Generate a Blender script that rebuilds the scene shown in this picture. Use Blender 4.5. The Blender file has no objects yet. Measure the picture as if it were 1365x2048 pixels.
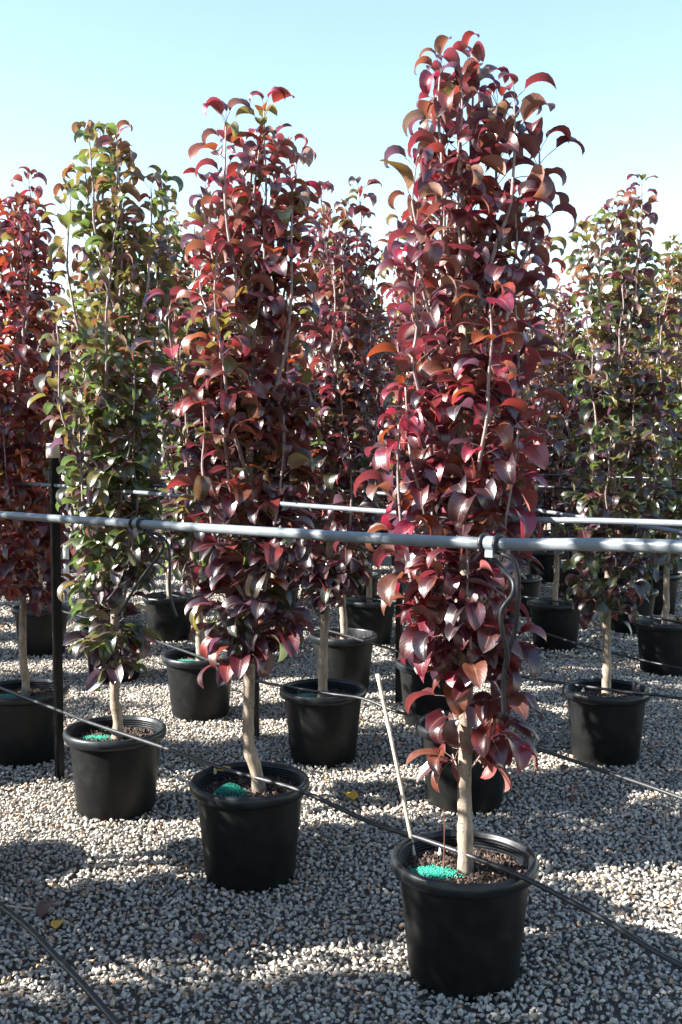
import bpy, bmesh, math, random
import numpy as np
from mathutils import Vector, Matrix, Euler

scene = bpy.context.scene
R = math.radians

# ------------------------------------------------------------------ camera
F_PX, PHOTO_H = 2100.0, 2048.0
cam_d = bpy.data.cameras.new('camera')
cam = bpy.data.objects.new('camera', cam_d)
scene.collection.objects.link(cam)
cam_d.sensor_fit = 'VERTICAL'
cam_d.sensor_height = 36.0
cam_d.lens = 36.0 * F_PX / PHOTO_H
cam_d.clip_start = 0.05
cam_d.clip_end = 2000
cam.location = (0, 0, 1.67)
cam.rotation_euler = (R(90 - 3.787), 0, 0)
scene.camera = cam

# ------------------------------------------------------------------ sky, sun, exposure
SUN_EL, SUN_AZ = R(33), R(10)          # from the left, a little in front of the pots
sun_from = Vector((-math.cos(SUN_AZ) * math.cos(SUN_EL), -math.sin(SUN_AZ) * math.cos(SUN_EL), math.sin(SUN_EL)))
world = bpy.data.worlds.new('World')
scene.world = world
world.use_nodes = True
wn = world.node_tree
bg = wn.nodes['Background']
sky = wn.nodes.new('ShaderNodeTexSky')
sky.sky_type = 'NISHITA'
sky.sun_disc = False
sky.sun_elevation = SUN_EL
sky.sun_rotation = math.atan2(sun_from.x, sun_from.y)
sky.air_density = 1.35
sky.dust_density = 0.0
sky.ozone_density = 1.0
wn.links.new(sky.outputs[0], bg.inputs[0])
bg.inputs[1].default_value = 0.070
sun_d = bpy.data.lights.new('sun', 'SUN')
sun_d.energy = 5.0
sun_d.angle = R(0.55)
sun_d.color = (1.0, 0.95, 0.87)
sun_o = bpy.data.objects.new('sun', sun_d)
scene.collection.objects.link(sun_o)
sun_o.rotation_euler = sun_from.to_track_quat('Z', 'Y').to_euler()
scene.view_settings.view_transform = 'Standard'
scene.view_settings.look = 'None'
scene.view_settings.exposure = 2.2
scene.view_settings.gamma = 1.0

col = scene.collection

# ------------------------------------------------------------------ node helpers
def new_mat(name):
    m = bpy.data.materials.new(name)
    m.use_nodes = True
    nt = m.node_tree
    b = nt.nodes['Principled BSDF']
    return m, nt, b

def N(nt, kind, **kw):
    n = nt.nodes.new('ShaderNode' + kind)
    for k, v in kw.items():
        setattr(n, k, v)
    return n

def ramp(nt, stops, interp='LINEAR'):
    n = N(nt, 'ValToRGB')
    cr = n.color_ramp
    cr.interpolation = interp
    while len(cr.elements) < len(stops):
        cr.elements.new(0.5)
    for e, (p, c) in zip(cr.elements, stops):
        e.position = p
        e.color = (*c, 1)
    return n

def mixc(nt, fac, a, b, blend='MIX'):
    n = N(nt, 'Mix', data_type='RGBA', blend_type=blend)
    for sock, v in ((n.inputs[0], fac), (n.inputs[6], a), (n.inputs[7], b)):
        if isinstance(v, (int, float)):
            sock.default_value = v
        elif isinstance(v, tuple):
            sock.default_value = (*v, 1)
        else:
            nt.links.new(v, sock)
    return n.outputs[2]

def math_n(nt, op, a, b=None):
    n = N(nt, 'Math', operation=op)
    for s, v in zip(n.inputs, (a, b)):
        if v is None:
            continue
        if isinstance(v, (int, float)):
            s.default_value = v
        else:
            nt.links.new(v, s)
    return n.outputs[0]

def noise(nt, vec, scale, detail=4, rough=0.6):
    n = N(nt, 'TexNoise')
    n.inputs['Scale'].default_value = scale
    n.inputs['Detail'].default_value = detail
    n.inputs['Roughness'].default_value = rough
    if vec is not None:
        nt.links.new(vec, n.inputs['Vector'])
    return n

def bump(nt, height, strength, dist, bsdf):
    b = N(nt, 'Bump')
    b.inputs['Strength'].default_value = strength
    b.inputs['Distance'].default_value = dist
    nt.links.new(height, b.inputs['Height'])
    nt.links.new(b.outputs[0], bsdf.inputs['Normal'])

# ------------------------------------------------------------------ materials
def leaf_material(name, from_object):
    m, nt, b = new_mat(name)
    L = nt.links.new
    if from_object:
        src = N(nt, 'ObjectInfo').outputs['Color']
    else:
        src = N(nt, 'Attribute', attribute_name='tint').outputs['Color']
    uv = N(nt, 'TexCoord').outputs['UV']
    sep = N(nt, 'SeparateXYZ'); L(uv, sep.inputs[0])
    du = math_n(nt, 'ABSOLUTE', math_n(nt, 'SUBTRACT', sep.outputs[0], 0.5))
    # mottling inside the blade
    geo = N(nt, 'NewGeometry')
    nz = noise(nt, geo.outputs['Position'], 38, 3)
    var = ramp(nt, [(0.3, (0.72, 0.72, 0.72)), (0.7, (1.25, 1.25, 1.25))]); L(nz.outputs[0], var.inputs[0])
    c = mixc(nt, 1.0, src, var.outputs[0], 'MULTIPLY')
    c = mixc(nt, 0.6, c, mixc(nt, 1.0, c, (0.40, 0.40, 0.52), 'MULTIPLY'))
    # side veins and midrib
    vein = math_n(nt, 'SINE', math_n(nt, 'MULTIPLY', math_n(nt, 'SUBTRACT', sep.outputs[1], math_n(nt, 'MULTIPLY', du, 0.7)), 56.0))
    rib = N(nt, 'MapRange'); L(du, rib.inputs[0])
    rib.inputs[1].default_value = 0.012; rib.inputs[2].default_value = 0.04
    rib.inputs[3].default_value = 1.0; rib.inputs[4].default_value = 0.0
    pale = mixc(nt, 0.6, c, (0.36, 0.22, 0.15))
    c = mixc(nt, math_n(nt, 'MULTIPLY', rib.outputs[0], 0.7), c, pale)
    # underside: paler, felted
    under = mixc(nt, 0.34, mixc(nt, 1.0, src, var.outputs[0], 'MULTIPLY'), (0.46, 0.25, 0.19))
    c2 = mixc(nt, geo.outputs['Backfacing'], c, under)
    # petiole
    isp = math_n(nt, 'LESS_THAN', sep.outputs[1], -0.001)
    c3 = mixc(nt, isp, c2, (0.22, 0.10, 0.07))
    L(c3, b.inputs['Base Color'])
    rr = N(nt, 'MapRange'); L(geo.outputs['Backfacing'], rr.inputs[0])
    rr.inputs[3].default_value = 0.40; rr.inputs[4].default_value = 0.62
    L(math_n(nt, 'ADD', rr.outputs[0], math_n(nt, 'MULTIPLY', math_n(nt, 'SUBTRACT', nz.outputs[0], 0.5), 0.25)), b.inputs['Roughness'])
    b.inputs['Specular IOR Level'].default_value = 0.9
    cw = N(nt, 'MapRange'); L(geo.outputs['Backfacing'], cw.inputs[0]); cw.inputs[3].default_value = 0.55; cw.inputs[4].default_value = 0.0
    L(cw.outputs[0], b.inputs['Coat Weight'])
    b.inputs['Coat Roughness'].default_value = 0.27
    bump(nt, math_n(nt, 'ADD', math_n(nt, 'MULTIPLY', vein, 0.09), math_n(nt, 'MULTIPLY', nz.outputs[0], 1.4)), 0.5, 0.0016, b)
    # light through the blade: same hue, saturated
    s3 = N(nt, 'SeparateColor'); L(src, s3.inputs[0])
    mx = math_n(nt, 'MAXIMUM', math_n(nt, 'MAXIMUM', s3.outputs[0], s3.outputs[1]), math_n(nt, 'MAXIMUM', s3.outputs[2], 0.03))
    k = math_n(nt, 'DIVIDE', 0.42, mx)
    vs = N(nt, 'VectorMath', operation='SCALE'); L(src, vs.inputs[0]); L(k, vs.inputs['Scale'])
    tl = mixc(nt, 0.40, vs.outputs[0], src)
    tr = N(nt, 'BsdfTranslucent'); L(tl, tr.inputs[0])
    ms = N(nt, 'MixShader'); ms.inputs[0].default_value = 0.27
    L(b.outputs[0], ms.inputs[1]); L(tr.outputs[0], ms.inputs[2])
    L(ms.outputs[0], nt.nodes['Material Output'].inputs[0])
    return m

MAT_LEAF = leaf_material('leaf_blade', True)
MAT_FOLIAGE = leaf_material('leaf_mass', False)

def bark_material(name, dark, light, sc=1.0):
    m, nt, b = new_mat(name)
    L = nt.links.new
    tc = N(nt, 'TexCoord').outputs['Object']
    mp = N(nt, 'Mapping'); L(tc, mp.inputs[0]); mp.inputs['Scale'].default_value = (1, 1, 0.25)
    n1 = noise(nt, mp.outputs[0], 55 * sc, 5, 0.65)
    r = ramp(nt, [(0.3, dark), (0.62, light)]); L(n1.outputs[0], r.inputs[0])
    mp2 = N(nt, 'Mapping'); L(tc, mp2.inputs[0]); mp2.inputs['Scale'].default_value = (1, 1, 3.5)
    n2 = noise(nt, mp2.outputs[0], 45 * sc, 2, 0.5)
    r2 = ramp(nt, [(0.62, (0, 0, 0)), (0.68, (1, 1, 1))]); L(n2.outputs[0], r2.inputs[0])
    n3 = noise(nt, tc, 9, 3); r3 = ramp(nt, [(0.35, (0.7, 0.68, 0.66)), (0.65, (1.1, 1.08, 1.05))]); L(n3.outputs[0], r3.inputs[0])
    c = mixc(nt, math_n(nt, 'MULTIPLY', r2.outputs[0], 0.6), r.outputs[0], tuple(0.45 * x for x in dark))
    c = mixc(nt, 1.0, c, r3.outputs[0], 'MULTIPLY')
    L(c, b.inputs['Base Color'])
    b.inputs['Roughness'].default_value = 0.75
    bump(nt, math_n(nt, 'ADD', n1.outputs[0], r2.outputs[0]), 0.7, 0.0025, b)
    return m

MAT_TRUNK = bark_material('trunk_bark', (0.14, 0.108, 0.085), (0.345, 0.285, 0.23))
MAT_TWIG = bark_material('young_bark', (0.19, 0.13, 0.13), (0.36, 0.29, 0.29), 2)
MAT_CANE = bark_material('bamboo', (0.44, 0.36, 0.28), (0.62, 0.53, 0.43), 1.5)
MAT_REDTWIG = bark_material('red_twig', (0.10, 0.03, 0.02), (0.22, 0.08, 0.05), 2)

def plastic(name, colr, rough, dust=0.25, dustcol=(0.20, 0.20, 0.19), scale=14, speck=True, spec=0.5):
    m, nt, b = new_mat(name)
    L = nt.links.new
    tc = N(nt, 'TexCoord').outputs['Object']
    n1 = noise(nt, tc, scale, 6, 0.7)
    r = ramp(nt, [(0.42, (0, 0, 0)), (0.75, (1, 1, 1))]); L(n1.outputs[0], r.inputs[0])
    fac = math_n(nt, 'MULTIPLY', r.outputs[0], dust)
    c = mixc(nt, fac, colr, dustcol)
    if speck:
        n2 = noise(nt, tc, 170, 2, 0.5)
        r2 = ramp(nt, [(0.70, (0, 0, 0)), (0.76, (1, 1, 1))]); L(n2.outputs[0], r2.inputs[0])
        c = mixc(nt, math_n(nt, 'MULTIPLY', r2.outputs[0], 0.35), c, dustcol)
    L(c, b.inputs['Base Color'])
    L(math_n(nt, 'ADD', rough, math_n(nt, 'MULTIPLY', r.outputs[0], 0.2)), b.inputs['Roughness'])
    b.inputs['Specular IOR Level'].default_value = spec
    n4 = noise(nt, tc, 420, 2)
    bump(nt, n4.outputs[0], 0.25, 0.0008, b)
    return m

MAT_POT = plastic('pot_plastic', (0.0085, 0.009, 0.0095), 0.38, 0.14, (0.05, 0.052, 0.048), spec=0.22)
MAT_RIM = plastic('pot_rim_plastic', (0.009, 0.011, 0.014), 0.32, 0.22, (0.06, 0.07, 0.08), spec=0.38)
MAT_PIPE = plastic('poly_pipe', (0.13, 0.15, 0.17), 0.36, 0.4, (0.26, 0.285, 0.31), 20)
MAT_HOSE = plastic('rubber_hose', (0.011, 0.013, 0.017), 0.40, 0.2, (0.07, 0.075, 0.085), 30)
MAT_POST = plastic('black_steel', (0.005, 0.005, 0.006), 0.36, 0.15, (0.04, 0.04, 0.045), 25, spec=0.3)
MAT_CAP = plastic('cream_cap', (0.62, 0.58, 0.42), 0.5, 0.3, (0.4, 0.36, 0.26), 25)
MAT_WHITE = plastic('white_plastic', (0.75, 0.75, 0.76), 0.45, 0.2, (0.5, 0.5, 0.5), 25)
MAT_GALV = plastic('galvanised_steel', (0.52, 0.54, 0.56), 0.4, 0.4, (0.62, 0.63, 0.64), 18)

def granule_material():
    m, nt, b = new_mat('fertiliser_green')
    L = nt.links.new
    g = N(nt, 'NewGeometry')
    r = ramp(nt, [(0.0, (0.01, 0.17, 0.12)), (0.5, (0.015, 0.30, 0.21)), (1.0, (0.04, 0.42, 0.30))])
    L(g.outputs['Random Per Island'], r.inputs[0])
    L(r.outputs[0], b.inputs['Base Color'])
    b.inputs['Roughness'].default_value = 0.35
    return m
MAT_GRAN = granule_material()

def soil_material():
    m, nt, b = new_mat('potting_mix')
    L = nt.links.new
    g = N(nt, 'NewGeometry')
    r = ramp(nt, [(0.0, (0.02, 0.013, 0.009)), (0.45, (0.05, 0.033, 0.024)), (0.8, (0.11, 0.075, 0.055)), (1.0, (0.22, 0.16, 0.12))])
    L(g.outputs['Random Per Island'], r.inputs[0])
    n1 = noise(nt, g.outputs['Position'], 160, 4)
    v = ramp(nt, [(0.3, (0.5, 0.5, 0.5)), (0.7, (1.3, 1.3, 1.3))]); L(n1.outputs[0], v.inputs[0])
    L(mixc(nt, 1.0, r.outputs[0], v.outputs[0], 'MULTIPLY'), b.inputs['Base Color'])
    b.inputs['Roughness'].default_value = 0.9
    bump(nt, n1.outputs[0], 0.8, 0.004, b)
    return m
MAT_SOIL = soil_material()

STONE_STOPS = [(0.0, (0.17, 0.155, 0.14)), (0.10, (0.25, 0.238, 0.222)), (0.30, (0.34, 0.328, 0.308)), (0.50, (0.42, 0.405, 0.375)),
               (0.66, (0.48, 0.452, 0.40)), (0.80, (0.38, 0.375, 0.365)), (0.88, (0.44, 0.34, 0.24)), (0.94, (0.33, 0.19, 0.12)), (0.975, (0.54, 0.505, 0.45))]

def stone_material():
    m, nt, b = new_mat('gravel_stone')
    L = nt.links.new
    oi = N(nt, 'ObjectInfo')
    r = ramp(nt, STONE_STOPS, 'LINEAR'); L(oi.outputs['Random'], r.inputs[0])
    g = N(nt, 'NewGeometry')
    n1 = noise(nt, g.outputs['Position'], 130, 4, 0.7)
    v = ramp(nt, [(0.3, (0.72, 0.71, 0.69)), (0.65, (1.32, 1.29, 1.25))]); L(n1.outputs[0], v.inputs[0])
    L(mixc(nt, 1.0, r.outputs[0], v.outputs[0], 'MULTIPLY'), b.inputs['Base Color'])
    b.inputs['Roughness'].default_value = 0.85
    b.inputs['Specular IOR Level'].default_value = 0.3
    bump(nt, n1.outputs[0], 0.6, 0.003, b)
    return m
MAT_STONE = stone_material()

def ground_material():
    m, nt, b = new_mat('gravel_bed')
    L = nt.links.new
    g = N(nt, 'NewGeometry')
    vo = N(nt, 'TexVoronoi'); vo.inputs['Scale'].default_value = 48; L(g.outputs['Position'], vo.inputs['Vector'])
    s = N(nt, 'SeparateColor'); L(vo.outputs['Color'], s.inputs[0])
    r = ramp(nt, STONE_STOPS); L(s.outputs[0], r.inputs[0])
    edge = ramp(nt, [(0.35, (1, 1, 1)), (0.75, (0.25, 0.24, 0.23))]); L(vo.outputs['Distance'], edge.inputs[0])
    c = mixc(nt, 1.0, r.outputs[0], edge.outputs[0], 'MULTIPLY')
    n1 = noise(nt, g.outputs['Position'], 1.2, 4)
    v = ramp(nt, [(0.3, (0.8, 0.79, 0.77)), (0.7, (1.05, 1.04, 1.03))]); L(n1.outputs[0], v.inputs[0])
    sp = N(nt, 'SeparateXYZ'); L(g.outputs['Position'], sp.inputs[0])
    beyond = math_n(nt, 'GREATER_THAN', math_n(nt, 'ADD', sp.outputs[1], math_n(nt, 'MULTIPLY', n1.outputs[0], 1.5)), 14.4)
    gap_shade = mixc(nt, n1.outputs[0], (0.045, 0.040, 0.034), (0.10, 0.088, 0.075))  # shade in the gaps between stones, put into the near ground colour
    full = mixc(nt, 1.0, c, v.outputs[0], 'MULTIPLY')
    L(mixc(nt, beyond, gap_shade, full), b.inputs['Base Color'])
    b.inputs['Roughness'].default_value = 0.9
    bump(nt, math_n(nt, 'SUBTRACT', 1.0, vo.outputs['Distance']), 0.9, 0.012, b)
    return m
MAT_GROUND = ground_material()

def litter_material(name, c0, c1):
    m, nt, b = new_mat(name)
    L = nt.links.new
    tc = N(nt, 'TexCoord')
    n1 = noise(nt, tc.outputs['Object'], 60, 4)
    r = ramp(nt, [(0.35, c0), (0.65, c1)]); L(n1.outputs[0], r.inputs[0])
    L(r.outputs[0], b.inputs['Base Color'])
    b.inputs['Roughness'].default_value = 0.55
    return m
MAT_LITTER = {
    'yellow': litter_material('litter_yellow', (0.48, 0.25, 0.02), (0.75, 0.46, 0.05)),
    'brown': litter_material('litter_brown', (0.06, 0.028, 0.02), (0.14, 0.065, 0.045)),
    'red': litter_material('litter_red', (0.16, 0.02, 0.016), (0.32, 0.06, 0.035)),
    'tan': litter_material('litter_tan', (0.26, 0.12, 0.05), (0.42, 0.20, 0.09)),
}

# ------------------------------------------------------------------ mesh helpers
def mesh_from(name, verts, faces, mat=None, smooth=True):
    me = bpy.data.meshes.new(name)
    me.from_pydata([tuple(v) for v in verts], [], faces)
    if smooth:
        me.polygons.foreach_set('use_smooth', [True] * len(me.polygons))
    if mat:
        me.materials.append(mat)
    me.update()
    return me

def link(name, data, parent=None, loc=None, rot=None):
    o = bpy.data.objects.new(name, data)
    col.objects.link(o)
    if parent is not None:
        o.parent = parent
    if loc is not None:
        o.location = loc
    if rot is not None:
        o.rotation_euler = rot
    return o

def tag(o, label=None, cat=None, group=None, kind=None):
    if label: o['label'] = label
    if cat: o['category'] = cat
    if group: o['group'] = group
    if kind: o['kind'] = kind
    return o

def smooth_path(pts, n):
    """Catmull-Rom through pts, n samples per span."""
    P = [Vector(p) for p in pts]
    P = [P[0] * 2 - P[1]] + P + [P[-1] * 2 - P[-2]]
    out = []
    for i in range(1, len(P) - 2):
        a, b, c, d = P[i - 1:i + 3]
        for k in range(n):
            t = k / n
            out.append(0.5 * ((2 * b) + (c - a) * t + (2 * a - 5 * b + 4 * c - d) * t * t + (3 * b - a - 3 * c + d) * t ** 3))
    out.append(P[-2].copy())
    return out

def tube(pts, radii, sides, caps=True, wob=0.0, rng=None):
    """Verts and faces of a tube along pts."""
    n = len(pts)
    if not hasattr(radii, '__len__'):
        radii = [radii] * n
    V, Fs = [], []
    t0 = (pts[1] - pts[0]).normalized()
    up = Vector((0, 0, 1)) if abs(t0.z) < 0.9 else Vector((1, 0, 0))
    x = t0.cross(up).normalized()
    for i, p in enumerate(pts):
        t = (pts[min(i + 1, n - 1)] - pts[max(i - 1, 0)]).normalized()
        x = (x - t * x.dot(t)).normalized()
        y = t.cross(x)
        for k in range(sides):
            a = 2 * math.pi * k / sides
            r = radii[i] * (1 + (rng.uniform(-wob, wob) if wob else 0))
            V.append(p + (x * math.cos(a) + y * math.sin(a)) * r)
    for i in range(n - 1):
        for k in range(sides):
            k2 = (k + 1) % sides
            Fs.append((i * sides + k, i * sides + k2, (i + 1) * sides + k2, (i + 1) * sides + k))
    if caps:
        Fs.append(tuple(range(sides - 1, -1, -1)))
        Fs.append(tuple((n - 1) * sides + k for k in range(sides)))
    return V, Fs

def join(parts):
    V, Fs = [], []
    for v, f in parts:
        o = len(V)
        V += list(v)
        Fs += [tuple(i + o for i in q) for q in f]
    return V, Fs

def lathe(profile, seg, skip=None):
    V, Fs = [], []
    for r, z in profile:
        for k in range(seg):
            a = 2 * math.pi * k / seg
            V.append((r * math.cos(a), r * math.sin(a), z))
    for i in range(len(profile) - 1):
        for k in range(seg):
            if skip and skip(i, k):
                continue
            k2 = (k + 1) % seg
            Fs.append((i * seg + k, i * seg + k2, (i + 1) * seg + k2, (i + 1) * seg + k))
    return V, Fs

# ------------------------------------------------------------------ the ground
gm = mesh_from('ground', [(-400, -60, 0), (400, -60, 0), (400, 900, 0), (-400, 900, 0)], [(0, 1, 2, 3)], MAT_GROUND, False)
tag(link('ground', gm), 'pale crushed gravel bed of the nursery yard', 'ground', kind='structure')

def stone_mesh(seed):
    rng = random.Random(seed)
    bm = bmesh.new()
    sx, sy, sz = rng.uniform(0.8, 1.25), rng.uniform(0.7, 1.0), rng.uniform(0.5, 0.8)
    for _ in range(13):
        v = Vector((rng.gauss(0, 1), rng.gauss(0, 1), rng.gauss(0, 1))).normalized() * rng.uniform(0.85, 1.05)
        bm.verts.new((v.x * sx, v.y * sy, v.z * sz))
    bmesh.ops.convex_hull(bm, input=bm.verts)
    for v in [v for v in bm.verts if not v.link_faces]:
        bm.verts.remove(v)
    bmesh.ops.recalc_face_normals(bm, faces=bm.faces)
    bmesh.ops.bevel(bm, geom=list(bm.edges), offset=0.10, segments=1, affect='EDGES')
    me = bpy.data.meshes.new('stone')
    bm.to_mesh(me); bm.free()
    me.materials.append(MAT_STONE)
    return me

stone_col = bpy.data.collections.new('gravel_stones')
for s in range(10):
    so = bpy.data.objects.new('gravel_stone', stone_mesh(900 + s))
    stone_col.objects.link(so)

rs = np.random.RandomState(5)
pts, scl = [], []
for y0, y1, step, k in ((1.3, 4.6, 0.0180, 1.24), (4.6, 8.0, 0.0190, 1.26), (8.0, 14.0, 0.030, 1.8)):
    ys = np.arange(y0, y1, step)
    for y in ys:
        w = 0.36 * y + (0.75 if y < 8 else 0.4)
        xs = np.arange(-w, w, step)
        n = len(xs)
        px = xs + rs.uniform(-0.6, 0.6, n) * step
        py = y + rs.uniform(-0.6, 0.6, n) * step
        pz = rs.uniform(0.000, 0.013, n) * k + 0.004 * np.sin(px * 5.1 + 1.7 * np.sin(py * 3.3)) + 0.003
        pts.append(np.stack([px, py, pz], 1))
        scl.append((0.0066 + 0.0058 * rs.rand(n) ** 1.8) * k)
pts = np.concatenate(pts); scl = np.concatenate(scl)
pm = bpy.data.meshes.new('gravel')
pm.vertices.add(len(pts))
pm.vertices.foreach_set('co', pts.ravel())
at_s = pm.attributes.new('sz', 'FLOAT', 'POINT'); at_s.data.foreach_set('value', scl)
rot = np.stack([rs.normal(0, 0.5, len(pts)), rs.normal(0, 0.5, len(pts)), rs.uniform(0, 6.28, len(pts))], 1)
at_r = pm.attributes.new('rt', 'FLOAT_VECTOR', 'POINT'); at_r.data.foreach_set('vector', rot.ravel())
gravel = link('gravel', pm)
tag(gravel, 'loose angular gravel stones covering the yard', 'gravel', kind='stuff')
ng = bpy.data.node_groups.new('scatter_gravel', 'GeometryNodeTree')
ng.interface.new_socket('Geometry', in_out='INPUT', socket_type='NodeSocketGeometry')
ng.interface.new_socket('Geometry', in_out='OUTPUT', socket_type='NodeSocketGeometry')
gi = ng.nodes.new('NodeGroupInput'); go = ng.nodes.new('NodeGroupOutput')
iop = ng.nodes.new('GeometryNodeInstanceOnPoints')
ci = ng.nodes.new('GeometryNodeCollectionInfo')
ci.inputs['Collection'].default_value = stone_col
ci.inputs['Separate Children'].default_value = True
ci.inputs['Reset Children'].default_value = True
a1 = ng.nodes.new('GeometryNodeInputNamedAttribute'); a1.data_type = 'FLOAT'; a1.inputs[0].default_value = 'sz'
a2 = ng.nodes.new('GeometryNodeInputNamedAttribute'); a2.data_type = 'FLOAT_VECTOR'; a2.inputs[0].default_value = 'rt'
e2r = ng.nodes.new('FunctionNodeEulerToRotation')
GL = ng.links.new
GL(gi.outputs[0], iop.inputs['Points'])
GL(ci.outputs[0], iop.inputs['Instance'])
iop.inputs['Pick Instance'].default_value = True
GL(a1.outputs['Attribute'], iop.inputs['Scale'])
GL(a2.outputs['Attribute'], e2r.inputs[0])
GL(e2r.outputs[0], iop.inputs['Rotation'])
GL(iop.outputs[0], go.inputs[0])
gravel.modifiers.new('scatter', 'NODES').node_group = ng

# ------------------------------------------------------------------ pot, soil, fertiliser
POT_H = 0.385
SOIL_Z = 0.330

def pot_meshes(seg, fine):
    body = [(0.02, 0.020), (0.158, 0.020), (0.163, 0.003), (0.1645, 0.000), (0.168, 0.004), (0.1695, 0.020), (0.1705, 0.026), (0.1735, 0.030), (0.189, 0.20), (0.2035, 0.338)]
    inner = [(0.2015, 0.345), (0.198, 0.30), (0.193, 0.25)]
    def skip(i, k):                                    # drainage slots round the foot
        return fine and 1 <= i <= 4 and (k % 12) in (0, 1)
    b = mesh_from('pot_body', *lathe(body, seg, skip), MAT_POT)
    rim = [(0.2015, 0.334), (0.2045, 0.334), (0.2150, 0.337), (0.2235, 0.343), (0.2285, 0.353), (0.2300, 0.365), (0.2280, 0.377), (0.2225, 0.3835), (0.2155, 0.385), (0.2100, 0.3815), (0.2075, 0.375)]
    z = 0.371
    if fine:
        for k in range(5):                             # moulded rings inside the lip
            rim += [(0.2058 - 0.0008 * k, z), (0.2030 - 0.0008 * k, z - 0.0025), (0.2030 - 0.0008 * k, z - 0.007)]
            z -= 0.0095
    rim += [(0.1995, 0.31), (0.195, 0.26)]
    r = mesh_from('pot_rim', *lathe(rim, seg), MAT_RIM)
    for me in (b, r):
        try: me.set_sharp_from_angle(angle=R(45))
        except Exception: pass
    return b, r

POT_HI = pot_meshes(72, True)
POT_LO = pot_meshes(40, False)

def soil_mesh(seed, chips):
    rng = random.Random(seed)
    parts = []
    V = [(0, 0, 0.004)]
    rings, seg = 9, 40
    for i in range(1, rings + 1):
        rr = 0.199 * i / rings
        for k in range(seg):
            a = 2 * math.pi * k / seg
            V.append((rr * math.cos(a), rr * math.sin(a), rng.uniform(-0.004, 0.005) - 0.006 * (i / rings) ** 2))
    Fs = [(0, 1 + k, 1 + (k + 1) % seg) for k in range(seg)]
    for i in range(rings - 1):
        for k in range(seg):
            k2 = (k + 1) % seg
            Fs.append((1 + i * seg + k, 1 + (i + 1) * seg + k, 1 + (i + 1) * seg + k2, 1 + i * seg + k2))
    parts.append((V, Fs))
    for _ in range(chips):
        a, r = rng.uniform(0, 6.283), 0.192 * math.sqrt(rng.random())
        s = rng.uniform(0.003, 0.0085)
        m = Matrix.Translation((r * math.cos(a), r * math.sin(a), rng.uniform(0, 0.006))) @ Euler([rng.uniform(0, 3) for _ in range(3)]).to_matrix().to_4x4() @ Matrix.Diagonal((s * rng.uniform(0.8, 2.2), s, s * rng.uniform(0.3, 0.8), 1))
        o = [(1, 0, 0), (-1, 0.2, 0), (0, 1, 0.1), (0.1, -1, 0), (0, 0, 1), (0, 0.1, -1)]
        parts.append(([m @ Vector(q) for q in o], [(0, 2, 4), (2, 1, 4), (1, 3, 4), (3, 0, 4), (2, 0, 5), (1, 2, 5), (3, 1, 5), (0, 3, 5)]))
    return mesh_from('soil', *join(parts), MAT_SOIL, False)

SOIL_HI, SOIL_LO = soil_mesh(3, 1100), soil_mesh(4, 250)

def granule_mesh(seed, n, sx, sy, h):
    rng = random.Random(seed)
    t = (1 + 5 ** 0.5) / 2
    iv = [Vector(v).normalized() for v in [(-1, t, 0), (1, t, 0), (-1, -t, 0), (1, -t, 0), (0, -1, t), (0, 1, t), (0, -1, -t), (0, 1, -t), (t, 0, -1), (t, 0, 1), (-t, 0, -1), (-t, 0, 1)]]
    fc = [(0, 11, 5), (0, 5, 1), (0, 1, 7), (0, 7, 10), (0, 10, 11), (1, 5, 9), (5, 11, 4), (11, 10, 2), (10, 7, 6), (7, 1, 8), (3, 9, 4), (3, 4, 2), (3, 2, 6), (3, 6, 8), (3, 8, 9), (4, 9, 5), (2, 4, 11), (6, 2, 10), (8, 6, 7), (9, 8, 1)]
    parts = []
    for _ in range(n):
        x, y = rng.gauss(0, 0.42), rng.gauss(0, 0.42)
        q = math.hypot(x, y)
        if q > 1.25: continue
        z = h * max(0, 1 - q * q) * (0.5 + 0.5 * rng.random()) + 0.004
        r = rng.uniform(0.0016, 0.0024)
        c = Vector((x * sx, y * sy, z))
        parts.append(([c + v * r for v in iv], fc))
    return mesh_from('fertiliser_granules', *join(parts), MAT_GRAN)

GRAN = {'spread': granule_mesh(1, 1500, 0.085, 0.055, 0.008), 'mound': granule_mesh(2, 1900, 0.066, 0.052, 0.040), 'flat': granule_mesh(3, 600, 0.075, 0.045, 0.006)}

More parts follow.
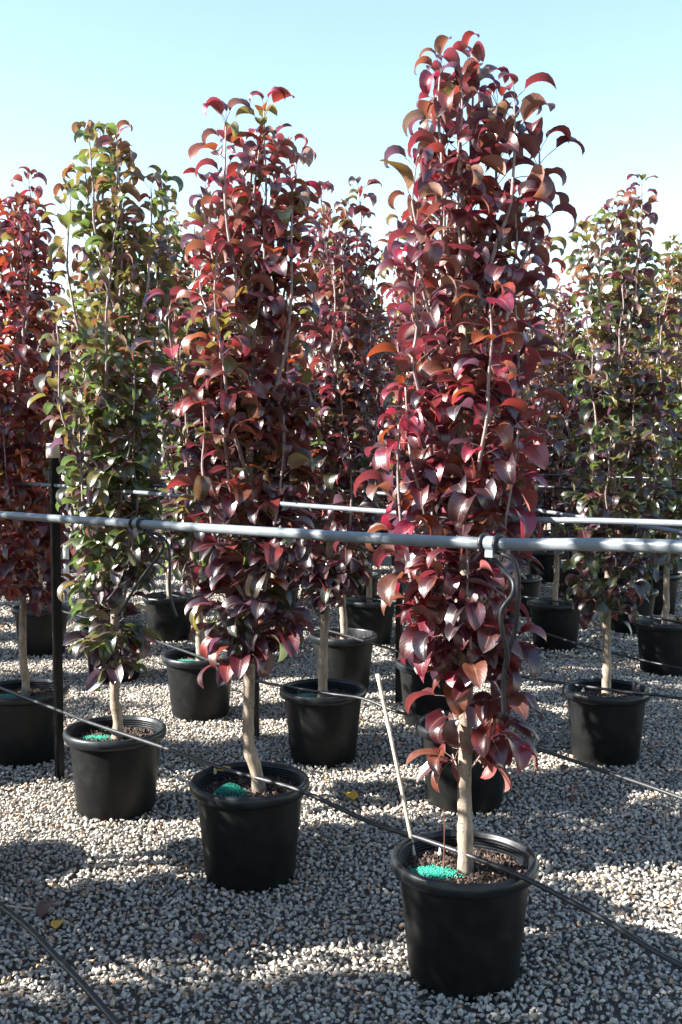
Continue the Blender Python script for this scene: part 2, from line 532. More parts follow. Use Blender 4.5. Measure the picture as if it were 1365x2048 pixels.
# ------------------------------------------------------------------ leaves
def leaf_arrays(seed, nu, nv, crl=None, stalk=True):
    """One ovate pear leaf: petiole, then a folded, recurved blade along +Y."""
    rng = random.Random(seed)
    L_ = 1.0
    W_ = rng.uniform(0.42, 0.53)
    th0 = R(rng.uniform(18, 45))
    curl = R(crl)
    fold = R(rng.uniform(24, 62))
    wav, wph = rng.uniform(0.01, 0.05), rng.uniform(0, 6)
    side = rng.uniform(-0.35, 0.35)
    V, UV, Fs = [], [], []
    # petiole: 3-sided stalk
    pl, pr = rng.uniform(0.32, 0.62), 0.013
    n = 3 if stalk else 0
    for i in range(n):
        t = i / (n - 1)
        a = th0 * 1.4 + (th0 - th0 * 1.4) * t
        c = Vector((0, math.cos(a) * pl * t, math.sin(a) * pl * t))
        for k in range(3):
            b = 2 * math.pi * k / 3 + 0.5
            V.append(c + Vector((math.cos(b) * pr, 0, math.sin(b) * pr)))
            UV.append((0.3, -0.2))
    for i in range(n - 1):
        for k in range(3):
            k2 = (k + 1) % 3
            Fs.append((i * 3 + k, i * 3 + k2, (i + 1) * 3 + k2, (i + 1) * 3 + k))
    base = len(V)
    p = Vector((0, math.cos(th0) * pl, math.sin(th0) * pl))
    sub = 4
    for i in range(nv + 1):
        t = i / nv
        th = th0 - curl * (t ** 1.1)
        if i:
            for s in range(sub):
                tt = (i - 1 + (s + 0.5) / sub) / nv
                a = th0 - curl * (tt ** 1.1)
                p = p + Vector((side * tt * 0.4, math.cos(a), math.sin(a))) * (L_ / nv / sub)
        tng = Vector((0, math.cos(th), math.sin(th)))
        nrm = Vector((0, -math.sin(th), math.cos(th)))
        w = W_ * (2.35 * (max(t, 0.004) ** 0.52) * (1 - t) ** 0.8 / 1.44 + 0.0)
        if i == nv: w = 0.006
        if i == 0: w = 0.03
        f = fold * (1 - 0.45 * t)
        for k in range(nu + 1):
            u = -1 + 2 * k / nu
            au = abs(u)
            # edges lift, then roll back out
            lat = w * (math.sin(au * f * 1.1 + 0.0001) / (f * 1.1 + 0.0001)) * math.copysign(1, u)
            up = w * au * math.sin(f) * (1.0 - 0.25 * au) + wav * w * 2 * au * math.sin(9 * t + wph + 2 * u)
            V.append(p + Vector((1, 0, 0)) * (lat * math.cos(f * 0.6)) + nrm * up)
            UV.append((0.5 + 0.5 * u, t))
    for i in range(nv):
        for k in range(nu):
            a = base + i * (nu + 1) + k
            Fs.append((a, a + 1, a + nu + 2, a + nu + 1))
    return np.array([tuple(v) for v in V]), np.array(Fs, dtype=np.int32), np.array(UV)

def quads_mesh(name, V, Fs, UV, mat, tint=None):
    me = bpy.data.meshes.new(name)
    me.vertices.add(len(V)); me.vertices.foreach_set('co', V.astype(np.float32).ravel())
    nf = len(Fs)
    me.loops.add(nf * 4); me.loops.foreach_set('vertex_index', Fs.ravel())
    me.polygons.add(nf)
    me.polygons.foreach_set('loop_start', np.arange(0, nf * 4, 4, dtype=np.int32))
    me.polygons.foreach_set('loop_total', np.full(nf, 4, dtype=np.int32))
    me.polygons.foreach_set('use_smooth', np.ones(nf, dtype=bool))
    uvl = me.uv_layers.new(name='UVMap')
    uvl.data.foreach_set('uv', UV[Fs.ravel()].astype(np.float32).ravel())
    if tint is not None:
        ca = me.color_attributes.new('tint', 'FLOAT_COLOR', 'POINT')
        ca.data.foreach_set('color', tint.astype(np.float32).ravel())
    me.materials.append(mat)
    me.update(calc_edges=True)
    me.validate()
    return me

NLV = 18
CURL = [35 + 160 * i / (NLV - 1) for i in range(NLV)]           # from nearly flat to tightly recurved
LEAF_HI = [leaf_arrays(50 + i, 4, 8, CURL[i]) for i in range(NLV)]
LEAF_LO = [leaf_arrays(50 + i, 2, 5, CURL[i]) for i in range(NLV)]
LEAF_FAR = [leaf_arrays(50 + i, 2, 3, CURL[i], False) for i in range(NLV)]
LEAF_MESH = [quads_mesh('leaf', *LEAF_HI[i], MAT_LEAF) for i in range(NLV)]
LEAF_MESH_MID = [quads_mesh('leaf', *LEAF_LO[i], MAT_LEAF) for i in range(NLV)]

C = dict(burg=(0.058, 0.010, 0.015), wine=(0.105, 0.013, 0.020), crim=(0.29, 0.016, 0.044), red=(0.23, 0.024, 0.020), orange=(0.34, 0.070, 0.014),
         copper=(0.19, 0.065, 0.032), purple=(0.022, 0.010, 0.017), dkgreen=(0.026, 0.042, 0.013), green=(0.065, 0.105, 0.018),
         olive=(0.13, 0.115, 0.024), yellow=(0.45, 0.26, 0.02), tan=(0.24, 0.12, 0.07))

# weights at (bottom, middle, top) of the crown
PAL = {
    'plum': (dict(purple=8, burg=4, dkgreen=2, wine=1), dict(purple=6, burg=4, wine=2, orange=1, dkgreen=1.5, copper=1, olive=.8), dict(wine=3, burg=2, copper=2, red=1.5, olive=1.5, tan=1, purple=3)),
    'crimson': (dict(burg=6, wine=4, crim=1.5, purple=6, red=1, copper=1), dict(crim=5, wine=4, red=2.5, burg=4, orange=1.3, purple=6, copper=.8), dict(wine=4, copper=1.6, red=2, crim=1.5, burg=4, olive=.8, purple=5, tan=1.6)),
    'redmix': (dict(purple=9, burg=3, wine=1, dkgreen=2, red=.7), dict(olive=2.2, orange=1.5, wine=3, purple=5, red=2, copper=1.2, burg=3, green=.6), dict(red=4, wine=4, crim=3, orange=1, copper=1.2, olive=1.3, tan=1, purple=3)),
    'green': (dict(purple=6, dkgreen=4, green=2, burg=1), dict(green=5, olive=4, dkgreen=3, purple=2, copper=.6), dict(olive=4.5, green=3, copper=2, tan=3, red=.5)),
    'flame': (dict(burg=3, purple=2, orange=3, red=3, wine=2), dict(orange=4, red=5, burg=2, purple=2, wine=2, olive=1), dict(red=2.5, wine=5, copper=1.5, olive=1.2, orange=.8, purple=3, burg=2)),
    'dark': (dict(purple=6, dkgreen=4, burg=1), dict(purple=4, dkgreen=4, olive=2, green=1.5, burg=2), dict(copper=3, olive=3, tan=2, green=2, wine=2, purple=1)),
    'brown': (dict(purple=5, burg=3, dkgreen=2), dict(burg=3, copper=3, olive=3, purple=2, red=2, wine=1), dict(copper=3, wine=3, olive=3, tan=2, red=1.5)),
    'lime': (dict(dkgreen=3, green=4, purple=2), dict(green=5, olive=4, yellow=.8, copper=1), dict(olive=4, green=3, tan=2, copper=1.5)),
}

def pick_colour(rng, pal, t, bias):
    lo, mid, hi = PAL[pal]
    d = {}
    if t < 0.5:
        a, b, k = lo, mid, t / 0.5
    else:
        a, b, k = mid, hi, (t - 0.5) / 0.5
    for q, w in a.items(): d[q] = d.get(q, 0) + w * (1 - k)
    for q, w in b.items(): d[q] = d.get(q, 0) + w * k
    if bias in d: d[bias] *= 3.0
    names = list(d)
    c = C[rng.choices(names, [d[q] for q in names])[0]]
    c2 = C[rng.choices(names, [d[q] for q in names])[0]]
    m = rng.uniform(0, 0.35)
    v = rng.uniform(0.7, 1.3)
    return tuple(min(0.6, (a * (1 - m) + b * m) * v) for a, b in zip(c, c2))

def interp(tab, z):
    if z <= tab[0][0]: return tab[0][1]
    for (z0, r0), (z1, r1) in zip(tab, tab[1:]):
        if z <= z1:
            return r0 + (r1 - r0) * (z - z0) / (z1 - z0)
    return tab[-1][1]

CAM = Vector((0, 0, 1.67))

def potted_tree(x, y, H, z0, prof, pal, seed, label, group=None, n_limb=15, spacing=0.0235, leaf_objs=300, lod=0, leaf_len=0.101,
                bend=((0, 0), (0, 0)), gran=None, gran_rot=0.0, trunk_r=0.0205, spur_n=72, leaders=6):
    rng = random.Random(seed)
    root = link('potted_tree', None, loc=(x, y, 0))
    root.empty_display_size = 0.1
    tag(root, label, 'potted tree', group)
    hi = lod == 0
    pb, pr_ = POT_HI if lod <= 1 else POT_LO
    rz = rng.uniform(0, 6.28)
    pot = link('pot', pb, root, rot=(0, 0, rz))
    link('rim', pr_, pot)
    link('soil', SOIL_HI if lod == 0 else SOIL_LO, root, (0, 0, SOIL_Z), (0, 0, rz))
    if gran:
        kind, gx, gy = gran
        tag(link('fertiliser_granules', GRAN[kind], root, (gx, gy, SOIL_Z + 0.002), (0, 0, gran_rot)), kind='stuff', label='pile of teal green fertiliser granules on the soil')
    # trunk with a graft kink near the foot
    (bx, by), (cx, cy) = bend
    zs = [SOIL_Z - 0.03, 0.42, 0.50, 0.60, 0.80, 1.05, 1.35, 1.7, 2.05, 2.4]
    zs = [z for z in zs if z < H - 0.25] + [H - 0.12]
    tp = []
    for i, z in enumerate(zs):
        k = min(1, max(0, (z - 0.40) / 0.1))
        k2 = (z - 0.5) / (H - 0.5) if z > 0.5 else 0
        tp.append(Vector((bx * (1 - k) + cx * k2 + rng.uniform(-.006, .006) * (1 + 1.6 * k2), by * (1 - k) + cy * k2 + rng.uniform(-.006, .006) * (1 + 1.6 * k2), z)))
    per = 6 if lod <= 1 else 3
    path = smooth_path(tp, per)
    rad = []
    for q in path:
        t = (q.z - SOIL_Z) / (H - SOIL_Z)
        r = trunk_r * (1 - t) ** 0.85 + 0.0035
        if q.z < 0.37: r *= 1.12
        if 0.43 < q.z < 0.49: r *= 1.10
        rad.append(r * rng.uniform(0.96, 1.05))
    link('trunk', mesh_from('trunk', *tube(path, rad, 12 if lod <= 1 else 7, wob=0.03, rng=rng), MAT_TRUNK), root)

    def trunk_at(z):
        for a, b in zip(path, path[1:]):
            if a.z <= z <= b.z + 1e-6:
                return a.lerp(b, (z - a.z) / max(1e-6, b.z - a.z))
        return path[-1].copy()

    leaves = []                                       # (pos, azimuth, pitch, roll, scale, colour, variant)
    crown_h = H - z0
    def add_leaf(p, az, pitch_add=0, bias=None, sc=1.0):
        t = (p.z - z0) / crown_h
        t = min(1, max(0, t))
        pitch = R(rng.gauss(-32 + 46 * min(1, t * 1.3), 17)) + pitch_add
        s = leaf_len * rng.uniform(0.72, 1.2) * sc
        leaves.append((p, az, pitch, R(rng.gauss(0, 18)), s, pick_colour(rng, pal, t, bias), min(NLV - 1, max(0, int(rng.gauss(0.28 + 0.5 * t, 0.24) * NLV)))))

    def leafy(pathpts, s0, sp, bias, tip=True):
        az = rng.uniform(0, 6.28)
        acc = 0.0
        total = sum((b - a).length for a, b in zip(pathpts, pathpts[1:]))
        run = 0.0
        nxt = s0 * total
        for a, b in zip(pathpts, pathpts[1:]):
            l = (b - a).length
            while nxt <= run + l:
                p = a.lerp(b, (nxt - run) / max(l, 1e-6))
                az += 2.4 + rng.uniform(-0.4, 0.4)
                frac = nxt / total
                add_leaf(p, az, 0, bias, 1.0 if frac < 0.85 else 0.85)
                nxt += sp * rng.uniform(0.7, 1.3)
            run += l
        if tip:
            for k in range(3):
                add_leaf(pathpts[-1], az + k * 2.1, R(18), bias, 0.8)

    names_mid = list(PAL[pal][1])
    # upright limbs
    az = rng.uniform(0, 6.28)
    limb_specs = []
    for i in range(n_limb):
        az += 2.4 + rng.uniform(-0.35, 0.35)
        f = (i + rng.uniform(0, 0.8)) / n_limb
        h0 = z0 + 0.05 + f * (H - z0) * 0.60
        Ln = rng.uniform(0.55, 1.0) * (0.6 + 0.5 * (H - h0) / (H - z0))
        zt = min(h0 + Ln, H - 0.05)
        rr = interp(prof, min(zt, h0 + 0.5 * Ln + 0.1)) * rng.uniform(0.55, 1.0)
        limb_specs.append((az, h0, zt, rr))
    for i in range(leaders):
        az += 6.283 / leaders + rng.uniform(-0.4, 0.4)
        h0 = H - rng.uniform(0.62, 0.95)
        zt = H - (0.0 if i == 0 else rng.uniform(0.02, 0.30))
        limb_specs.append((az, h0, zt, interp(prof, zt - 0.1) * rng.uniform(0.35, 1.0)))
    for az, h0, zt, rr in limb_specs:
        b0 = trunk_at(h0)
        pts_ = []
        n = 7
        wob = rng.uniform(-0.5, 0.5)
        for k in range(n):
            s = k / (n - 1)
            r_ = rr * (1 - math.exp(-3.6 * s)) / (1 - math.exp(-3.6))
            a_ = az + wob * s
            lim = interp(prof, h0 + (zt - h0) * s)
            r_ = min(r_, lim)
            jit = 0.010 if k else 0
            pts_.append(Vector((b0.x + math.cos(a_) * r_ + rng.uniform(-jit, jit), b0.y + math.sin(a_) * r_ + rng.uniform(-jit, jit), h0 + (zt - h0) * s)))
        pp = smooth_path(pts_, 3 if lod <= 1 else 2)
        nn = len(pp)
        r0 = 0.0048 + 0.0042 * min(1, (zt - h0))
        radii = [r0 * (1 - 0.62 * k / (nn - 1)) for k in range(nn)]
        link('branch', mesh_from('branch', *tube(pp, radii, 6 if lod <= 1 else 4), MAT_TWIG), root)
        leafy(pp, 0.10, spacing, rng.choice(names_mid))
    # leaves on the leader itself
    top = [q for q in path if q.z > z0 + 0.45 * crown_h]
    leafy(top, 0.0, spacing * 0.9, None)
    # short spurs on the lower trunk
    for i in range(spur_n):
        h0 = z0 + crown_h * 0.55 * (rng.random() ** 1.15)
        a_ = rng.uniform(0, 6.28)
        b0 = trunk_at(h0)
        ln = min(interp(prof, h0) * 0.85, rng.uniform(0.05, 0.26))
        d = Vector((math.cos(a_), math.sin(a_), rng.uniform(0.1, 0.7))).normalized()
        e = b0 + d * ln
        mid = b0.lerp(e, 0.5) - Vector((0, 0, 0.01))
        pp = smooth_path([b0, mid, e], 3)
        link('branch', mesh_from('branch', *tube(pp, [0.0038 - 0.0017 * k / (len(pp) - 1) for k in range(len(pp))], 5 if lod <= 1 else 4), MAT_TWIG), root)
        bias = rng.choice(list(PAL[pal][0]))
        for k in range(rng.randint(4, 8)):
            add_leaf(b0.lerp(e, rng.uniform(0.45, 1.0)), a_ + rng.uniform(-1.9, 1.9), 0, bias)

    # the leaves that show largest become objects of their own, the rest one mass
    rp = Vector((x, y, 0))
    vdir = (CAM - (rp + Vector((0, 0, 1.7)))); vdir.z = 0; vdir.normalize()
    order = sorted(range(len(leaves)), key=lambda i: -(leaves[i][0].dot(vdir) / 0.30 + 6.0 * leaves[i][4] / leaf_len * 0.25 + 0.35 * (math.hypot(leaves[i][0].x, leaves[i][0].y) / 0.3)))
    chosen = set(order[:leaf_objs])
    meshes = LEAF_MESH if lod <= 1 else LEAF_MESH_MID
    arr = LEAF_HI if lod == 0 else LEAF_LO if lod < 3 else LEAF_FAR
    Vs, Fss, UVs, Ts = [], [], [], []
    off = 0
    for i, (p, a_, pit, rol, s, c_, v) in enumerate(leaves):
        m = Matrix.Rotation(a_ - math.pi / 2, 4, 'Z') @ Matrix.Rotation(pit, 4, 'X') @ Matrix.Rotation(rol, 4, 'Y')
        if i in chosen:
            o = bpy.data.objects.new('leaf', meshes[v])
            o.parent = root
            o.matrix_local = Matrix.Translation(p) @ m @ Matrix.Scale(s, 4)
            o.color = (*c_, 1)
            col.objects.link(o)
        else:
            V, Fq, U = arr[v]
            M = np.array(m.to_3x3()) * s
            Vs.append(V @ M.T + np.array(p)); Fss.append(Fq + off); UVs.append(U)
            Ts.append(np.tile(np.array([*c_, 1.0]), (len(V), 1)))
            off += len(V)
    if Vs:
        fo = link('foliage', quads_mesh('foliage', np.concatenate(Vs), np.concatenate(Fss), np.concatenate(UVs), MAT_FOLIAGE, np.concatenate(Ts)), root)
        fo['kind'] = 'stuff'
    return root

P_A0 = [(0.55, 0.12), (0.75, 0.13), (1.0, 0.15), (1.35, 0.22), (1.8, 0.26), (2.2, 0.25), (2.55, 0.21), (2.8, 0.16), (3.0, 0.10)]
P_A1 = [(0.82, 0.15), (1.1, 0.19), (1.6, 0.24), (2.0, 0.30), (2.4, 0.26), (2.7, 0.19), (3.0, 0.11)]
P_A2 = [(0.65, 0.14), (1.0, 0.17), (1.4, 0.18), (1.68, 0.19), (1.85, 0.29), (2.2, 0.30), (2.6, 0.23), (3.1, 0.13)]
P_GEN = [(0.7, 0.18), (1.1, 0.25), (1.6, 0.30), (2.1, 0.32), (2.5, 0.27), (2.8, 0.19), (3.1, 0.11)]

# first row, along the nearest drip line
potted_tree(0.385, 3.20, 2.82, 0.62, P_A0, 'crimson', 11, 'tall crimson leaved potted tree with a bamboo cane leaning in its pot', gran=('spread', -0.10, -0.02), bend=((0.004, 0.0), (-0.03, 0.0)), n_limb=16, trunk_r=0.020, leaf_len=0.110, spur_n=42, spacing=0.0255)
potted_tree(-0.35, 3.95, 2.85, 0.84, P_A1, 'redmix', 23, 'red and purple potted tree with a green fertiliser mound and yellow leaf on its soil', gran=('mound', -0.072, -0.035), bend=((0.035, 0.0), (0.02, 0.0)), n_limb=17, trunk_r=0.021, leaf_len=0.108, spacing=0.0255)
potted_tree(-1.02, 4.67, 3.02, 0.66, P_A2, 'green', 37, 'green leaved potted tree whose half sunlit pot stands beside the cream capped post', gran=('flat', -0.085, 0.01), bend=((0.01, 0.0), (0.06, 0.0)), n_limb=16, trunk_r=0.020, spur_n=60)
potted_tree(-1.67, 5.45, 3.0, 0.84, P_GEN, 'flame', 41, 'flame red potted tree just behind the cream capped black post', gran=('flat', -0.085, 0.01), bend=((0.01, 0.0), (0.02, 0.0)), trunk_r=0.018)
# second row
potted_tree(0.571, 4.76, 2.72, 0.80, [(0.7, 0.13), (1.2, 0.2), (1.6, 0.34), (2.1, 0.42), (2.5, 0.38), (2.8, 0.2)], 'brown', 53, 'brown and olive potted tree directly behind the crimson tree with the bamboo cane', lod=1, gran=('flat', -0.08, -0.05), bend=((0, 0), (0, 0)))
potted_tree(-0.094, 5.45, 2.95, 0.83, P_GEN, 'plum', 61, 'dark purple potted tree with a shaded pot, behind the red tree with the fertiliser mound', lod=1, gran=('flat', -0.095, 0.02), bend=((0, 0), (0.12, 0)), trunk_r=0.021)
potted_tree(-0.86, 6.33, 3.05, 0.78, P_GEN, 'dark', 67, 'dark potted tree whose sunlit pot shows between the two nearest left trees', lod=1, gran=('flat', -0.095, 0.02), bend=((0, 0), (-0.15, 0)))
potted_tree(-1.594, 7.30, 2.9, 0.8, P_GEN, 'lime', 71, 'green potted tree hidden behind the half sunlit pot of the green leaved tree', lod=2, leaf_objs=200)
potted_tree(-2.36, 8.20, 2.85, 0.8, P_GEN, 'flame', 73, 'red potted tree in deep shade behind the flame red tree by the post', lod=2, leaf_objs=200)
# third row
potted_tree(1.395, 5.45, 2.96, 0.75, P_GEN, 'dark', 83, 'dark purple and olive potted tree standing alone right of the second row line', lod=1, bend=((0.0, 0), (0.03, 0)))
potted_tree(0.55, 6.15, 2.85, 0.8, P_GEN, 'plum', 89, 'plum leaved potted tree of the third row, wholly behind the crimson tree', lod=2, leaf_objs=200)
potted_tree(0.015, 7.02, 2.95, 0.8, P_GEN, 'plum', 97, 'plum leaved potted tree whose shaded pot stands just left of the bright footed post', lod=2, leaf_objs=200)
potted_tree(-0.70, 7.90, 2.9, 0.8, P_GEN, 'plum', 101, 'plum red potted tree of the third row, behind the red tree with the mound', lod=2, leaf_objs=150)
potted_tree(-1.45, 8.80, 2.9, 0.8, P_GEN, 'dark', 103, 'dark potted tree whose pot shows behind the splayed rubber tie', lod=2, leaf_objs=150)
potted_tree(-2.20, 9.55, 2.9, 0.8, P_GEN, 'lime', 107, 'lime green potted tree before the pale galvanised posts', lod=2, leaf_objs=100)
# fourth row and beyond
potted_tree(2.355, 7.55, 3.05, 0.8, P_GEN, 'lime', 109, 'lime and pink topped potted tree with light spots down its black pot', lod=2, leaf_objs=200)
potted_tree(1.74, 8.45, 2.85, 0.85, P_GEN, 'plum', 113, 'dark potted tree left of the spotted pot, in heavy shade', lod=2, leaf_objs=150)
def copy_tree(src, x, y, rz, sc, label, group):
    r = src.copy(); col.objects.link(r)
    r.location = (x, y, 0); r.rotation_euler = (0, 0, rz); r.scale = (1, 1, sc)
    r['label'] = label; r['group'] = group
    for ch in src.children:
        c = ch.copy(); col.objects.link(c); c.parent = r
        for g in ch.children:
            d = g.copy(); col.objects.link(d); d.parent = c
    return r

G4 = 'potted trees in the far rows'
L4 = dict(plum='far plum red potted tree beyond the third row', dark='far dark purple and green potted tree beyond the third row', lime='far lime green potted tree beyond the third row', redmix='far red and olive potted tree beyond the third row', brown='far brown leaved potted tree beyond the third row', green='far mid green potted tree beyond the third row')
G5 = 'unseen potted trees added for shade'
L5 = 'unseen potted tree added outside the frame to shade the yard'
far_xy = [(0.237, 8.60), (0.98, 7.95), (2.55, 9.15)]
rf = random.Random(9)
for srow in (8.9, 10.35, 11.8, 13.3, 14.9, 16.5, 18.2, 20.0):
    fx = -5.0
    while fx < 6.0:
        fx += 0.74
        fy = srow - fx + rf.uniform(-.1, .1)
        gx = fx + rf.uniform(-.08, .08)
        if fy < 8.2 or fy > 18.5 or abs(gx) > 0.335 * fy + 0.35 or rf.random() < 0.04: continue
        if gx > 1.2 and fy < 8.9: continue
        if gx < -1.0 and 9.8 < fy < 13.2 and abs(gx / fy + 0.2) < 0.075: continue    # open lane on the left
        if any((gx - a) ** 2 + (fy - b) ** 2 < 0.30 for a, b in far_xy + [(2.355, 7.55), (1.74, 8.45), (-1.45, 8.8), (-2.2, 9.55), (-2.36, 8.2), (-0.7, 7.9)]): continue
        far_xy.append((gx, fy))
edge_xy = [(-1.50, 3.35), (-2.20, 4.05), (-2.42, 6.34), (-1.50, 1.55), (-2.20, 2.25), (-2.9, 2.95), (-2.5, 0.75), (-3.2, 1.45), (-3.05, 5.0), (-3.7, 3.8),
           (0.7, -0.75), (1.5, -1.4), (2.3, -2.1), (2.7, 3.55), (2.75, 4.75), (2.2, 1.0), (3.0, 0.4), (-1.0, -1.2), (-0.2, -2.0), (0.8, -2.6)]
for srow in (-1.75, 0.05, 1.85, 3.65, 5.6, 7.3, 8.9, 10.4):
    fx = -7.2
    while fx < -1.2:
        fx += 0.78
        fy = srow - fx + rf.uniform(-.1, .1)
        if fy < 0.3 or fy > 13 or fx > -0.335 * fy - 0.42 or fx < -0.335 * fy - 4.2 or rf.random() < 0.12: continue
        if any((fx - a) ** 2 + (fy - b) ** 2 < 0.4 for a, b in edge_xy + far_xy): continue
        edge_xy.append((fx, fy))
CLEAR = [(-1.18, 4.60, 0.2), (-1.12, 4.50, 0.15), (-0.98, 6.22, 0.2), (-0.8, 3.72, 0.0), (-0.95, 3.85, 0.0), (0.25, 3.12, 0.3), (0.48, 4.62, 0.25), (0.19, 3.42, 0.6), (0.2, 3.2, 0.95)]
def blocks_sun(tx, ty):                                       # leaves out added trees that would keep the sun off these spots
    for (qx, qy, qz) in CLEAR:
        t = (qx - tx) / math.cos(SUN_AZ)
        z = qz + t * math.tan(SUN_EL)
        if t > 0.2 and z < 3.1 and abs(qy - t * math.sin(SUN_AZ) - ty) < (0.38 if z > 0.8 else 0.14): return True
    return False
shade_xy = [(-2.62, 2.36), (-2.2, 1.95), (-1.55, 1.45), (-1.78, 3.95), (-3.3, 2.2), (-2.7, 1.3)]
edge_xy = shade_xy + [q for q in edge_xy if not blocks_sun(*q) and all((q[0] - a) ** 2 + (q[1] - b) ** 2 > 0.4 for a, b in shade_xy)]
FAR_PALS = ['plum', 'dark', 'lime', 'redmix', 'plum', 'dark']
templates = []
for i, (fx, fy) in enumerate(far_xy):
    if i < len(FAR_PALS):
        templates.append(potted_tree(fx, fy, 2.92, 0.78, P_GEN, FAR_PALS[i], 200 + i, L4[FAR_PALS[i]], G4 + ', ' + FAR_PALS[i], lod=3, leaf_objs=0, spacing=0.027, n_limb=16, spur_n=66, leaf_len=0.112))
    else:
        k = rf.choice([0, 0, 1, 1, 2, 3, 4, 5])
        copy_tree(templates[k], fx, fy, rf.uniform(0, 6.28), rf.uniform(0.93, 1.05), L4[FAR_PALS[k]], G4 + ', ' + FAR_PALS[k])
# trees added outside the picture to shade the foreground and block sky light
for i, (fx, fy) in enumerate(edge_xy):
    copy_tree(templates[i % 6], fx, fy, i * 1.1, 1.0, L5, G5)

for i, (fx, fy, hh) in enumerate([(-1.72, 3.26, 1.75), (-2.25, 3.4, 1.6)]):  # low trees added left of the view, kept short to shade only the gravel
    potted_tree(fx, fy, hh, 0.5, [(0.4, 0.2), (0.8, 0.3), (1.3, 0.3), (1.7, 0.12)], 'plum', 350 + i, 'short bushy potted tree added out of view to shade the gravel', 'short potted trees added for shade', lod=3, leaf_objs=0, spacing=0.027, n_limb=14, spur_n=50, leaf_len=0.11)

# far windbreak beyond the yard
for i, (fx, fy, hh) in enumerate([(-7.5, 24, 3.4), (-5.6, 23, 3.0), (-3.9, 24.5, 3.3), (-2.2, 22.5, 2.9), (-0.5, 24, 3.1), (1.3, 23, 3.0), (3.0, 24, 3.2), (4.7, 22.5, 2.9), (6.3, 24, 3.3), (8.0, 23, 3.1)]):
    potted_tree(fx, fy, hh, 0.6, [(0.5, 0.5), (1.0, 0.8), (2.0, 0.95), (2.8, 0.6), (3.4, 0.2)], ('lime', 'green', 'dark')[i % 3], 400 + i, 'broad green potted tree far off across the open gravel', 'potted trees far across the gravel', lod=3, leaf_objs=0, n_limb=22, spacing=0.045, leaf_len=0.16, spur_n=30)

# ------------------------------------------------------------------ pipes and drip lines
def pipe(name, pts, r, mat, label, cat, group=None, sides=14, n=8):
    return tag(link(name, mesh_from(name, *tube(smooth_path(pts, n), r, sides), mat)), label, cat, group)

rail_z = pipe('support_pipe', [(-2.15, 3.98, 1.475), (-1.5, 3.35, 1.478), (-0.89, 2.74, 1.482), (-0.445, 2.295, 1.492), (-0.05, 1.90, 1.503), (0.233, 1.617, 1.514), (0.454, 1.396, 1.531), (0.9, 0.95, 1.545), (1.3, 0.55, 1.55)], 0.0096, MAT_PIPE, 'thick grey support pipe with two dangling rubber ties, before the crimson tree', 'pipe')
rail_a = pipe('support_pipe', [(-2.4, 6.12, 1.47), (-1.42, 5.13, 1.462), (-0.845, 4.44, 1.458), (-0.06, 3.655, 1.445), (0.44, 3.13, 1.444), (0.78, 2.85, 1.455), (1.5, 2.1, 1.48), (2.05, 1.55, 1.49)], 0.0088, MAT_PIPE, 'grey support pipe tied to the crimson tree trunk in the first row', 'pipe')
rail_b = pipe('support_pipe', [(-3.0, 8.9, 1.45), (-1.6, 7.15, 1.45), (-0.49, 5.85, 1.44), (0.55, 4.9, 1.40), (1.2, 4.25, 1.335), (1.5, 3.9, 1.32), (2.6, 2.8, 1.35)], 0.0085, MAT_PIPE, 'thin grey support pipe of the second row with a small clamp', 'pipe')
rail_c = pipe('support_pipe', [(-2.6, 9.95, 1.45), (-1.4, 8.7, 1.45), (0.0, 6.95, 1.44), (0.38, 6.63, 1.435), (1.39, 5.61, 1.42), (2.2, 4.9, 1.42), (3.2, 3.9, 1.42)], 0.0085, MAT_HOSE, 'dark support pipe passing behind the dark purple tree that stands alone', 'pipe')
rail_d = pipe('support_pipe', [(-1.5, 10.5, 1.45), (0.24, 8.68, 1.45), (1.8, 7.0, 1.44), (3.3, 5.6, 1.44)], 0.0085, MAT_HOSE, 'dark support pipe of the fourth row, in shade between the far trees', 'pipe')

ZR = POT_H + 0.006
drip_a = pipe('drip_line', [(-2.75, 6.45, ZR), (-1.80, 5.43, ZR), (-1.33, 4.96, ZR - .012), (-1.16, 4.74, ZR), (-0.76, 4.35, ZR), (-0.45, 4.04, ZR), (-0.152, 3.79, ZR), (0.10, 3.50, ZR - .012), (0.27, 3.31, ZR), (0.42, 3.155, ZR), (0.552, 2.995, ZR), (0.715, 2.76, ZR - .01), (0.85, 2.53, ZR - .02), (1.3, 1.95, ZR - .04)], 0.0082, MAT_HOSE, 'black drip line lying across the pot rims of the first row', 'drip line', sides=12)
drip_z = pipe('drip_line', [(-2.25, 4.05, ZR), (-1.55, 3.42, ZR), (-0.954, 2.856, 0.38), (-0.687, 2.531, 0.372), (-0.481, 2.254, 0.36), (-0.1, 1.8, 0.28), (0.15, 1.5, 0.12), (0.4, 1.2, 0.02)], 0.0082, MAT_HOSE, 'black drip line crossing the bare gravel before the first row', 'drip line', sides=12)
drip_b = pipe('drip_line', [(-2.5, 8.35, ZR), (-1.7, 7.4, ZR), (-0.99, 6.42, ZR), (-0.72, 6.02, ZR), (-0.475, 5.72, ZR - .03), (-0.085, 5.30, ZR), (0.11, 5.18, ZR), (0.29, 5.02, ZR - .03), (0.56, 4.68, ZR), (0.74, 4.44, ZR), (1.013, 4.037, ZR), (1.229, 3.705, ZR), (1.7, 3.0, ZR - 0.02)], 0.0078, MAT_HOSE, 'black drip line running from the second row pots over open gravel', 'drip line', sides=10)
